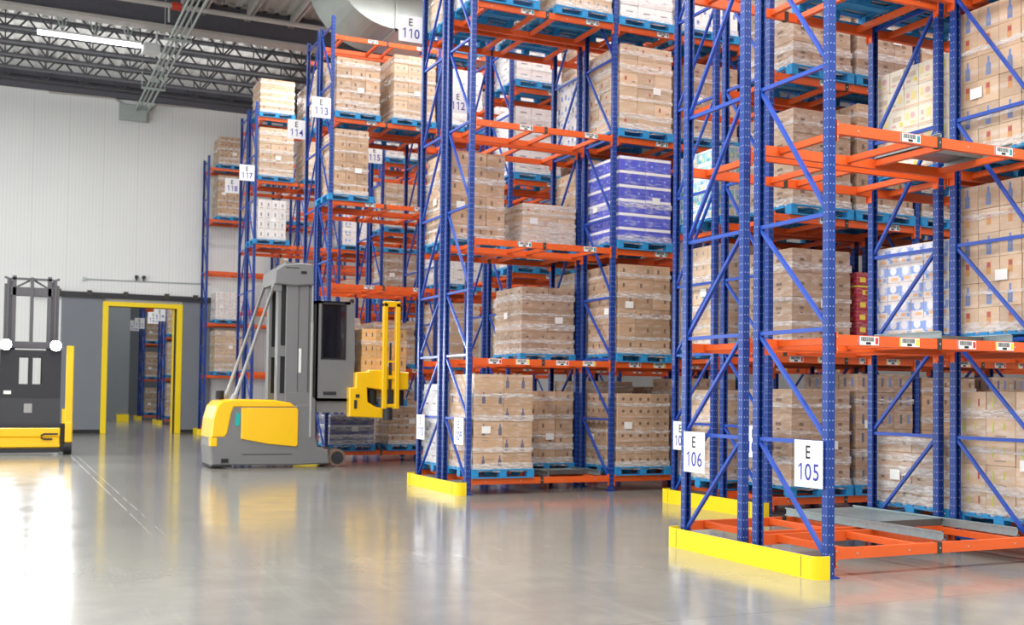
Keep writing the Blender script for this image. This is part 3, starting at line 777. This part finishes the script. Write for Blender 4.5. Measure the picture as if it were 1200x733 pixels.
def load(row, half, bay, slot, lev, typ, nl=None, du=0.0, dv=0.0, w=1.0, d=1.08, lab=True, pos=None, label=None, group=None):
    base, (nu, nv), lh, n0, variants, desc, nw = T[typ]
    nl = nl or n0
    rng = random.Random(hash((row, ord(half), bay, slot, lev)) % 99991 if pos is None else 5)
    if pos is None:
        u0 = bay*W+(.055 if slot == 0 else 1.40)+du
        v0 = row_v(row)+(-.075 if half == 'f' else 1.125)+dv
        z0 = H0+lev*L+.0005
        lvn = ('floor level', 'second level', 'third level', 'fourth level', 'fifth level', 'top level')[lev]
        first = bay-(1 if row % 2 else 0)
        label = '%s, %s, %s, %s bay %s' % (desc, lvn, RN[(row, half)], ('end', 'second', 'third')[first], ('left', 'right')[slot])
        group = 'pallet loads on the racks'
    else: u0, v0, z0 = pos
    assert label not in used and len(label.split()) <= 16, label
    used.add(label)
    t = root('pallet_load', (u0+PW/2, v0+PD/2, z0), label, 'pallet load', group)
    put('pallet', ME_PAL, t, (-PW/2, -PD/2, 0))
    cw, cd = w/nu, d/nv
    far = row >= 5 if pos is None else False
    for k in range(nl):
        for i in range(nu):
            for j in range(nv):
                if k < nl-1 and 0 < i < nu-1 and 0 < j < nv-1: continue
                # only cartons on the outside of the stack are built
                if len(variants) > 1:
                    if typ == 'bottle': vr = variants[2] if (k+i) % 2 else variants[k % 2]
                    elif typ == 'orangemark': vr = variants[k % 2]
                    else: vr = variants[(i+j*2+k+rng.randint(0, 1)) % len(variants)]
                else: vr = variants[0]
                me = carton_mesh(cw, cd, lh, base, vr)
                jx, jy = rng.uniform(-.004, .004), rng.uniform(-.004, .004)
                put('carton', me, t, (-w/2+cw*(i+.5)+jx, -d/2+cd*(j+.5)+jy, PH+k*lh), (0, 0, rng.uniform(-.006, .006)))
    h = nl*lh
    if nw:
        bands = [(PH-.045, PH+.10)]
        for q in range(nw):
            z = PH+h*(q+.7+rng.uniform(-.2, .2))/(nw+.4); bands.append((z, z+rng.uniform(.04, .11)))
        put('stretch_wrap', film_band(w+.006, d+.006, [(a, min(c, PH+h)) for a, c in bands if a < PH+h-.03], rng), t)
    if lab:
        put('paper_label', ME_LAB, t, (-w/2+w*rng.choice((.2, .55, .7)), -d/2-.016, PH+h*rng.uniform(.35, .6)), label='white paper label')
        put('paper_label', ME_LAB, t, (-w/2-.016, d*rng.uniform(-.3, .3), PH+h*rng.uniform(.35, .6)), (0, 0, -math.pi/2), label='white paper label')
    return t

# nearest row
load(0,'f',1,0,0,'greenmark', 5, du=.01); load(0,'b',1,0,0,'flat', 4, du=.01)
load(0,'f',1,0,1,'orangemark', 6); load(0,'b',1,0,1,'softpack', 5, lab=False)
load(0,'f',1,0,2,'orangemark', 6); load(0,'b',1,0,2,'yellowpack', 5, lab=False)
load(0,'b',0,1,3,'tan', 5); load(0,'b',1,0,3,'big', 4); load(0,'f',1,0,3,'plain', 5)
# set-back row behind it
for lev, ty, n in ((0,'big',4),(1,'big',4),(2,'big',4),(3,'big',4)): load(1,'f',1,0,lev,ty,n,du=.24, w=.98)
load(1,'f',1,1,0,'bluemark',6); load(1,'f',1,1,1,'red',6, lab=False); load(1,'f',1,1,2,'plain',6); load(1,'f',1,1,3,'big',4)
load(1,'f',2,0,0,'plain',6); load(1,'f',2,0,1,'bluemark',6); load(1,'f',2,0,2,'big',4); load(1,'f',2,0,3,'plain',5)
load(1,'f',2,1,0,'bluemark',6); load(1,'f',2,1,1,'plain',6)
load(1,'b',1,0,0,'tan',6); load(1,'b',1,0,1,'tan',7); load(1,'b',1,0,2,'tealpack',5, lab=False)
load(1,'b',1,1,0,'plain',5); load(1,'b',1,1,1,'bluespot',6); load(1,'b',1,1,2,'tan',6); load(1,'b',2,0,2,'flat',6)
# middle row
load(2,'f',0,0,0,'bottle',6, du=-.01); load(2,'b',0,0,0,'white',6); load(2,'b',0,1,0,'plain',5)
load(2,'f',1,0,0,'round',6); load(2,'b',1,0,0,'redmark',6); load(2,'f',1,1,0,'plain',6); load(2,'b',1,1,0,'flat',7)
load(2,'b',0,1,1,'flat',6); load(2,'f',1,0,1,'plain',6); load(2,'b',1,0,1,'tan',7); load(2,'f',1,1,1,'big',4)
load(2,'b',0,0,2,'plain',6); load(2,'b',0,1,2,'redmark',3); load(2,'f',1,0,2,'bluewhite',6); load(2,'b',1,0,2,'redmark',6)
load(2,'f',1,0,3,'redmark',6); load(2,'b',1,0,3,'bluespot',6); load(2,'f',1,1,3,'big',4)
load(2,'f',0,0,4,'white',5); load(2,'f',0,1,4,'tan',6); load(2,'f',1,0,4,'white',6); load(2,'f',1,1,4,'bluespot',6); load(2,'f',2,0,4,'plain',5)
load(2,'b',0,0,4,'tan',6); load(2,'b',0,1,4,'white',6)
# set-back row behind the middle one
for lev, ty, n in ((0,'plain',5),(1,'tan',6),(2,'tan',5),(3,'white',6),(4,'white',6)): load(3,'f',1,0,lev,ty,n)
load(3,'f',1,1,1,'tan',6); load(3,'f',1,1,2,'plain',5); load(3,'f',1,1,3,'big',4); load(3,'f',1,1,4,'redmark',5)
# E 113 / E 114 row
load(4,'f',0,0,4,'plain',5); load(4,'f',0,1,4,'tan',7); load(4,'b',0,0,4,'redmark',6); load(4,'b',0,1,4,'tan',6)
load(4,'f',0,0,3,'plain',6, w=.78, du=-.13); load(4,'f',0,0,0,'purple',3); load(4,'f',0,1,0,'plain',4)
load(4,'f',1,0,0,'white',5); load(4,'f',1,0,1,'redmark',6); load(4,'f',1,0,2,'white',4); load(4,'f',1,0,4,'white',6); load(4,'f',1,0,5,'white',6); load(4,'f',1,1,4,'white',5)
load(4,'b',0,0,1,'tan',5); load(4,'b',0,1,1,'plain',4)
# E 115 row
for lev, ty, n in ((0,'plain',5),(1,'plain',5),(2,'flat',6),(3,'redmark',5),(4,'white',5)): load(5,'f',1,0,lev,ty,n)
for lev, ty, n in ((1,'tan',6),(2,'tan',6),(3,'white',5)): load(5,'f',1,1,lev,ty,n)
# E 117 / E 118 row
load(6,'f',0,0,5,'plain',4); load(6,'f',0,1,5,'flat',5); load(6,'f',0,0,4,'redmark',6); load(6,'f',0,1,4,'tan',6)
load(6,'f',0,0,3,'whitegrey',4, w=.82, du=-.10); load(6,'f',1,0,3,'whiteblue',4); load(6,'f',1,1,3,'tan',5); load(6,'f',1,1,2,'plain',5); load(6,'f',1,0,4,'bottle',6)
load(7,'f',1,1,2,'tan',6); load(7,'f',1,0,1,'plain',6)
# rack against the back wall
load(8,'f',0,0,5,'round',5, du=.25); load(8,'f',0,0,4,'plain',6, du=.25); load(8,'f',0,0,2,'pinkwhite',7, du=.25); load(8,'f',0,0,1,'tan',7, du=.25)
load(8,'f',1,0,4,'white',5); load(8,'f',1,0,3,'tan',5)
# loads in the far room, seen through the doorway
for k, (v, z) in enumerate(((44.3, 0), (44.3, 1), (44.3, 2), (52.35, 0), (52.35, 1), (52.35, 2))):
    T['tan'] = T['tan']
    load(99, 'f', 0, 0, 0, 'tan' if k < 3 else 'big', 7 if k < 3 else 4, pos=(.2, v, H0+z*L), label='%s carton load on %s rack beyond the doorway' % (('bottom', 'middle', 'top')[k % 3], ('the nearest', 'the farther')[k//3]), group='pallet loads beyond the doorway')
    load(99, 'f', 0, 0, 0, 'plain' if k < 3 else 'flat', 5, pos=(.2, v+1.2, H0+z*L), label='%s carton load on %s rack beyond the doorway, rear place' % (('bottom', 'middle', 'top')[k % 3], ('the nearest', 'the farther')[k//3]), group='pallet loads beyond the doorway')

# white C marks on the two nearest blue pallets
for o in list(C.objects):
    if o.name.startswith('pallet_load') and o.get('label', '').startswith(('tan cartons with green strokes', 'flat brown cartons, floor level, E 106')):
        for y in (PD/2-.065, -PD/2+.075):
            put('pallet_mark', text_mesh('C', .10, M['white'], 'u'), o, (-PW/2-.003, y, .065), label='white letter C on the pallet block')
# galvanised decks standing on the beams
def deck(u0, v0, u1, v1, z, label, long=True):
    t = root('steel_deck', ((u0+u1)/2, (v0+v1)/2, z), label, 'steel deck', 'galvanised decks on the beams')
    ym = v0+(v1-v0)*.42
    for u in (u0, u1):
        b = MB()
        b.box(u-.025, v0, z, u+.025, v1, z+.012); b.box(u-.006, v0, z, u+.006, v1, z+.085); b.box(u-.025, v0, z+.075, u+.006, v1, z+.085)
        wput('side_rail', b, [M['galv']], t)
    wput('pan', MB().box(u0, ym, z+.05, u1, v1, z+.062), [M['galv']], t)
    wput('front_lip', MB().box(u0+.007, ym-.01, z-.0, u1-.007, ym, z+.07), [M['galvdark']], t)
deck(1.40, .06, 2.36, 2.30, H0+.001, 'grey steel deck on the lowest beams of the E 105 rack')
deck(1.42, .10, 2.34, .95, H0+L+.001, 'grey steel deck on the second level of the E 105 rack')
deck(1.42, .10, 2.34, .95, H0+2*L+.001, 'grey steel deck on the third level of the E 105 rack')
deck(1.42, 2*P+.06, 2.36, 2*P+1.0, H0+.001, 'grey steel deck on the lowest beams of the E 109 rack')

# ------------------------------------------------------------------ turret lift truck seen from the side
N, FV = 14.9, 16.12
TR = root('lift_truck', (-1.3, (N+FV)/2, 0), 'yellow and grey turret lift truck seen from the side', 'lift truck')
b = MB().prism([(-2.70,.07),(-2.735,.45),(-2.66,1.0),(-2.55,1.26),(-1.05,1.26),(-1.0,1.30),(-.62,1.30),(-.60,.62),(-.55,.42),(-.33,.36),(-.30,.07),(-1.0,.05)], 1, N+.02, FV-.02, 0, .025)
wput('chassis', b, [M['tgrey']], TR)
b = MB().prism([(-2.735,.62),(-2.70,1.0),(-2.63,1.25),(-2.52,1.36),(-2.3,1.39),(-1.5,1.385),(-1.15,1.33),(-1.03,1.24),(-2.28,1.23),(-2.33,1.1),(-2.40,.70),(-2.46,.62)], 1, N, FV, 0, .03)
wput('hood', b, [M['tyellow']], TR)
b = MB().prism([(-2.14,1.215),(-1.02,1.225),(-.985,1.18),(-.985,.46),(-1.02,.43),(-1.6,.49),(-2.14,.595)], 1, N-.012, N+.05, 0, .012)
pn = wput('side_panel', b, [M['tyellow']], TR)
wput('corner_panel', MB().box(-2.745, N+.0, .44, -2.60, N+.2, .62, 0, .02), [M['tyellow']], TR)
wput('sticker', MB().prism([(-2.255,.86),(-2.175,.86),(-2.16,1.10),(-2.235,1.13)], 1, N+.008, N+.03), [M['teal']], TR)
b = MB().box(-2.7, N+.05, .03, -2.3, FV-.05, .08).box(-2.52, N+.0, .12, -2.38, N+.03, .2).box(-2.10, N+.012, .275, -1.1, N+.03, .285)
wput('skirt_trim', b, [M['tblack']], TR)
wput('beacon', MB().tube([(-2.42, N+.9, 1.38), (-2.42, N+.9, 1.56)], .09, 12), [M['tblack']], TR)
for v in (N+.05, FV-.25):
    w_ = MB().tube([(-.135, v, .19), (-.135, v+.2, .19)], .185, 20)
    wh = wput('load_wheel', w_, [M['tyre']], TR)
    hub = MB().tube([(-.135, v-.006, .19), (-.135, v+.05, .19)], .135, 18).tube([(-.135, v-.02, .19), (-.135, v, .19)], .04, 10)
    wput('hub', hub, [M['tdark']], wh)
wput('axle_arm', MB().prism([(-.6,.36),(-.30,.36),(-.25,.16),(-.3,.08),(-.6,.08)], 1, N+.28, FV-.28), [M['tgrey']], TR)
# mast: two rails joined by a head; dark slots in the rear web
for k, (va, vb) in enumerate(((N+.06, N+.32), (FV-.32, FV-.06))):
    b = MB()
    b.box(-1.26, va, .5, -1.0, vb, 3.80, 0, .012).box(-.995, va+.015, .5, -.78, vb, 3.80, 0, .012).box(-.775, va+.04, .9, -.68, vb, 3.76, 0, .012)
    b.box(-1.42, va+.02, 1.2, -1.36, vb, 3.80).box(-1.36, va+.05, 1.2, -1.26, vb-.05, 3.80, 1)
    b.box(-1.40, va+.012, 2.28, -1.25, vb, 2.50).box(-1.40, va+.012, 1.2, -1.25, vb, 1.52)
    b.prism([(-1.26,.5),(-1.0,.1),(-.6,.1),(-.62,1.4),(-.78,1.55),(-1.26,1.55)], 1, va-.03, vb, 0, .01)
    wput('mast_rail', b, [M['tgrey'], M['tblack']], TR)
b = MB().prism([(-1.52,3.76),(-1.50,4.05),(-1.33,4.17),(-.95,4.22),(-.72,4.20),(-.70,3.78),(-1.1,3.74)], 1, N+.0, FV-.0, 0, .02)
b.box(-1.25, N+.2, 4.15, -.75, FV-.2, 4.24).box(-1.53, N+.05, 3.62, -1.36, N+.3, 3.78).box(-1.3, N-.004, 4.1, -1.02, N+.02, 4.115, 1).box(-.98, N-.004, 3.99, -.86, N+.02, 4.05, 1)
wput('mast_head', b, [M['tgrey'], M['tblack']], TR)
wput('maker_plate', MB().box(-.98, N+.064, 1.95, -.93, N+.074, 2.45), [M['paper']], TR, label='white vertical plate')
b = MB().tube([(-.72, N+.03, .62), (-.72, N+.03, 3.0)], .032, 10).tube([(-.72, N+.03, 3.0), (-.72, N+.03, 3.75)], .02, 10)
wput('lift_cylinder', b, [M['tgrey2']], TR)
for v in (N+.1, FV-.12):
    b = MB().tube([(-2.28, v, 1.40), (-2.24, v, 1.50), (-1.49, v, 3.80)], .036, 10).tube([(-2.30, v, 1.36), (-2.25, v, 1.48)], .06, 10)
    wput('mast_stay', b, [M['tgrey2']], TR)
# operator cab
b = MB()
u0, u1, z0, z1 = -.62, .10, 1.37, 3.46
for v, s in ((N+.05, 1), (FV-.09, 1)):
    b.box(u0, v, z0, u1, v+.04, 2.26).box(u0, v, 3.42, u1, v+.04, z1).box(u0, v, 2.26, -.50, v+.04, 3.42).box(-.01, v, 2.26, u1, v+.04, 3.42)
b.box(u0, N+.05, z0, u0+.04, FV-.05, z1).box(u0, N+.05, 3.40, u1, FV-.05, z1).box(u0, N+.05, z0, u1, FV-.05, z0+.06)
b.prism([(u1,1.37),(.16,1.37),(.21,2.2),(.19,3.42),(u1,3.46)], 1, N+.05, N+.13).prism([(u1,1.37),(.16,1.37),(.21,2.2),(.19,3.42),(u1,3.46)], 1, FV-.13, FV-.05)
b.prism([(-.60,1.37),(.12,1.37),(.08,1.22),(.0,1.13),(-.58,1.13)], 1, N+.1, FV-.1)
cab = wput('operator_cab', b, [M['tgrey']], TR)
for v in (N+.06, FV-.08): wput('window', MB().box(-.50, v, 2.26, -.01, v+.012, 3.42), [M['glass']], cab)
b = MB()
for (a, c, d, e) in ((-.52, 2.24, .01, 2.27), (-.52, 3.41, .01, 3.44), (-.52, 2.24, -.49, 3.44), (-.02, 2.24, .01, 3.44)): b.box(a, N+.04, c, d, N+.06, e)
wput('window_seal', b, [M['tblack']], cab)
wput('handle', MB().box(-.46, N+.035, 1.50, -.18, N+.06, 1.57, 0, .008), [M['tdark']], cab)
b = MB().box(-.35, N+.3, 1.45, .05, FV-.3, 2.0).box(-.35, N+.35, 2.0, -.22, FV-.35, 2.75, 0, .03); wput('seat', b, [M['tdark']], cab)
wput('marker_lamp', MB().box(.12, N+.1, 3.44, .19, N+.2, 3.53, 0, .01), [M['tblack']], cab)
# turret head
b = MB().prism([(.05,1.66),(.19,1.66),(.19,1.98),(.44,2.0),(.48,2.04),(.76,2.04),(1.36,2.0),(1.36,1.63),(.76,1.62),(.44,1.66),(.46,1.36),(.62,1.26),(.80,1.22),(.80,1.02),(.06,1.05)], 1, N-.12, N+.1, 0, .02)
b.box(.19, N-.14, 1.45, .27, N-.11, 1.52, 1).box(.16, N-.135, 1.22, .22, N-.11, 1.40, 1)
b.prism([(.16,1.1),(.42,1.1),(.42,1.95),(.16,1.95)], 1, N+.1, N+.45)
wput('fork_carriage', b, [M['tyellow'], M['tdark']], TR)
b = MB().box(.755, N-.2, 1.22, .85, N-.08, 3.46, 0, .008).box(1.03, N-.2, 1.22, 1.125, N-.08, 3.46, 0, .008).box(.755, N-.2, 3.38, 1.125, N-.08, 3.50, 0, .008).box(.80, N-.19, 1.22, 1.1, N-.09, 1.32, 0, .008).box(.80, N-.19, 2.20, 1.1, N-.12, 2.24).box(.80, N-.17, 1.85, 1.1, N-.12, 1.93)
wput('auxiliary_mast', b, [M['tyellow']], TR)
b = MB().tube([(.94, N-.12, 1.30), (.94, N-.12, 2.25)], .035, 10).tube([(.94, N-.12, 2.25), (.94, N-.12, 2.62)], .022, 8).tube([(.90, N-.12, .98), (.90, N-.12, 1.25)], .10, 12)
wput('auxiliary_cylinder', b, [M['tdark']], TR)
for u, rr in ((.60, .10), (1.22, .09)): wput('hose_drum', MB().tube([(u, N+.06, 1.29), (u, N+.06, 1.62)], rr, 12), [M['tblack']], TR)
for u in (.62, 1.12):
    b = MB().box(u-.05, N+.12, 1.235, u+.05, 16.15, 1.275).box(u-.05, N+.08, 1.235, u+.05, N+.12, 1.7); wput('fork', b, [M['tdark']], TR)
load(99, 'f', 0, 0, 0, 'honey', 5, pos=(.37, N+.17, 1.277), label='honey-coloured carton load held on the lift truck forks', group='pallet load on the truck', lab=True)

# ------------------------------------------------------------------ lift truck facing the camera at the left edge
VX = 20.7; UC = -5.93
T2 = root('lift_truck', (UC, VX+1.5, 0), 'lift truck facing the camera with lit headlights at left', 'lift truck')
b = MB().box(UC-.7, VX-.06, .42, UC+.68, VX+.3, .63, 0, .015).box(UC-.7, VX-.04, .16, UC+.68, VX+.3, .43, 0, .03)
b.box(UC-.7, VX-.065, .19, UC+.68, VX-.03, .24)
wput('bumper', b, [M['tyellow']], T2)
b = MB().tube([(-5.30, VX-.075, .49), (-5.60, VX-.075, .49), (-5.66, VX-.075, .46), (-5.66, VX-.075, .40), (-5.60, VX-.075, .37), (-5.42, VX-.075, .37)], .02, 8)
wput('handle_slot', b, [M['tblack']], T2)
b = MB().box(UC-.7, VX-.04, .05, UC+.68, VX+.3, .16).box(UC-.72, VX-.02, .63, UC+.7, VX+.35, .70)
wput('step', b, [M['tdark']], T2)
for s in (-1, 1):
    uo = UC+s*.945; ui = UC+s*.78
    a_, c_ = min(ui, uo), max(ui, uo)
    b = MB().box(a_, VX-.02, .45, c_, VX+.14, 2.58, 0, .015).box(a_-.005, VX-.06, .28, c_+.005, VX+.25, .78, 0, .03).box(a_-.07 if s > 0 else c_, VX+.0, .7, a_ if s > 0 else c_+.07, VX+.1, 1.08)
    sp = wput('side_post', b, [M['tyellow']], T2)
    b = MB().box(UC+s*.685 if s > 0 else UC+s*.785, VX-.05, .07, UC+s*.785 if s > 0 else UC+s*.685, VX+.3, .74, 0, .02); wput('corner_buffer', b, [M['tblack']], T2)
    wv = UC+s*.85
    wput('wheel', MB().tube([(wv-.09, VX+.1, .17), (wv+.09, VX+.1, .17)], .17, 18), [M['tblack']], T2)
    hl = MB().tube([(UC+s*.535, VX-.10, 2.57), (UC+s*.535, VX+.02, 2.57)], .13, 16)
    h_ = wput('headlight', hl, [M['tdark']], T2)
    wput('lens', MB().poly([(UC+s*.535+.115*math.cos(q*math.pi/10), VX-.106, 2.57+.115*math.sin(q*math.pi/10)) for q in range(20)]), [M['head']], h_, label='glowing headlight lens')
# cab shell with a double window, see-through
b = MB()
for v in (VX+.05, VX+1.0):
    b.box(UC-.66, v, .70, UC+.67, v+.04, 1.34, 1).box(UC-.66, v, 1.37, UC+.67, v+.04, 1.66).box(UC-.66, v, 2.30, UC+.67, v+.04, 2.46)
    b.box(UC-.66, v, 1.66, UC-.24, v+.04, 2.30).box(UC-.03, v, 1.66, UC+.05, v+.04, 2.30).box(UC+.25, v, 1.66, UC+.67, v+.04, 2.30)
b.box(UC-.66, VX+.09, .70, UC-.62, VX+1.0, 2.46).box(UC+.63, VX+.09, .70, UC+.67, VX+1.0, 2.46)
b.box(UC-.66, VX+.045, 1.335, UC+.67, VX+.09, 1.375)
wput('operator_cab', b, [M['tdark'], simple('cab_lower_panel', (62, 63, 68), .5)], T2)
wput('cab_notice', MB().box(UC-.56, VX+.035, 1.42, UC-.40, VX+.048, 1.50), [M['paper']], T2)
wput('badge', MB().box(UC-.12, VX+.035, .98, UC+.06, VX+.048, 1.2, 0, .01), [M['tgrey2']], T2)
b = MB()
for s in (-1, 1):
    for k, (o0, o1, v, zt) in enumerate(((.34, .43, 0, 4.22), (.43, .49, .05, 4.1), (.49, .545, .0, 4.16), (.545, .60, .04, 4.02))):
        a_, c_ = sorted((UC+s*o0, UC+s*o1)); b.box(a_, VX+.2+v, .7, c_, VX+.45, zt, 0, .006)
    b.bar((UC+s*.45, VX+.3, 4.12), (UC+s*.60, VX+.3, 4.18), .05, .05)
wput('mast_rail', b, [M['tmast']], T2)
b = MB().box(UC-.04, VX+.18, 2.5, UC+.04, VX+.26, 4.19, 0, .008).box(UC-.46, VX+.2, 3.74, UC+.46, VX+.3, 3.95, 0, .01).box(UC-.46, VX+.2, 4.12, UC+.46, VX+.27, 4.17).box(UC-.6, VX+.12, 2.5, UC+.6, VX+.3, 2.66, 0, .01)
b.bar((UC-.34, VX+.3, 3.95), (UC-.05, VX+.3, 4.12), .04, .04).bar((UC+.34, VX+.3, 3.95), (UC+.05, VX+.3, 4.12), .04, .04)
wput('mast_crosspiece', b, [M['tmast']], T2)
b = MB().box(UC-.66, VX+1.1, .15, UC+.66, VX+3.0, .5, 0, .05); wput('chassis', b, [M['tgrey']], T2)
b = MB().box(UC-.62, VX+1.5, .5, UC+.62, VX+3.0, .62, 0, .05); wput('hood', b, [M['tyellow']], T2)

# ------------------------------------------------------------------ lights
w = bpy.data.worlds.new('world'); bpy.context.scene.world = w; w.use_nodes = True
bg = w.node_tree.nodes['Background']; bg.inputs[0].default_value = (.93, .96, 1, 1); bg.inputs[1].default_value = .9
def area(name, loc, sx, sy, power, rot=(0,0,0), col=(1, .985, .96)):
    l = bpy.data.lights.new(name, 'AREA'); l.shape = 'RECTANGLE'; l.size = sx; l.size_y = sy; l.energy = power; l.color = col
    o = bpy.data.objects.new(name, l); C.objects.link(o); o.location = loc; o.rotation_euler = rot
    return o
area('lamp_cross_aisle', (-5.5, -1, 11.2), 2.0, 12, 1300)
area('lamp_cross_aisle', (-5.5, 12, 11.2), 1.5, 12, 900)
area('lamp_cross_aisle', (-6.5, 23, 11.2), 1.5, 8, 500)
area('deck_fill_uplight', (-5, 29.5, 11.6), 14, 6, 260, (math.pi, 0, 0))  # added fill aimed upwards, brightens the ceiling deck
area('left_side_fill', (-24, 10, 5), 9, 34, 2600, (0, -math.pi/2, 0), (1, 1, 1))  # added unseen fill from the left, brightens faces towards the cross aisle
area('lamp_front_aisle', (3, -5, 11), 12, 1.5, 1300)
for k, v in enumerate((3.15, 7.23, 11.3, 15.4, 19.5, 23.5, 27.6)):
    area('lamp_aisle', (5 if k % 2 == 0 else 4, v, 11.0), 9, .5, 280)
area('lamp_far_room', (-1.6, 42, 10.5), 3, 10, 700)
area('lamp_far_room', (-.4, 56, 10.5), .6, 12, 300)
for s in (-1, 1):
    l = bpy.data.lights.new('headlight_beam', 'SPOT'); l.energy = 900; l.spot_size = math.radians(70); l.spot_blend = .8; l.shadow_soft_size = .08
    o = bpy.data.objects.new('headlight_beam', l); C.objects.link(o); o.location = (UC+s*.535, VX-.16, 2.57); o.rotation_euler = (math.radians(72), 0, 0)
    o.rotation_euler = Vector((0, -1, -.18)).to_track_quat('-Z', 'Y').to_euler()
sc = bpy.context.scene
sc.view_settings.view_transform = 'Standard'
sc.view_settings.look = 'None'
sc.view_settings.exposure = 0.2
sc.cycles.transparent_max_bounces = 12
sc.cycles.max_bounces = 8
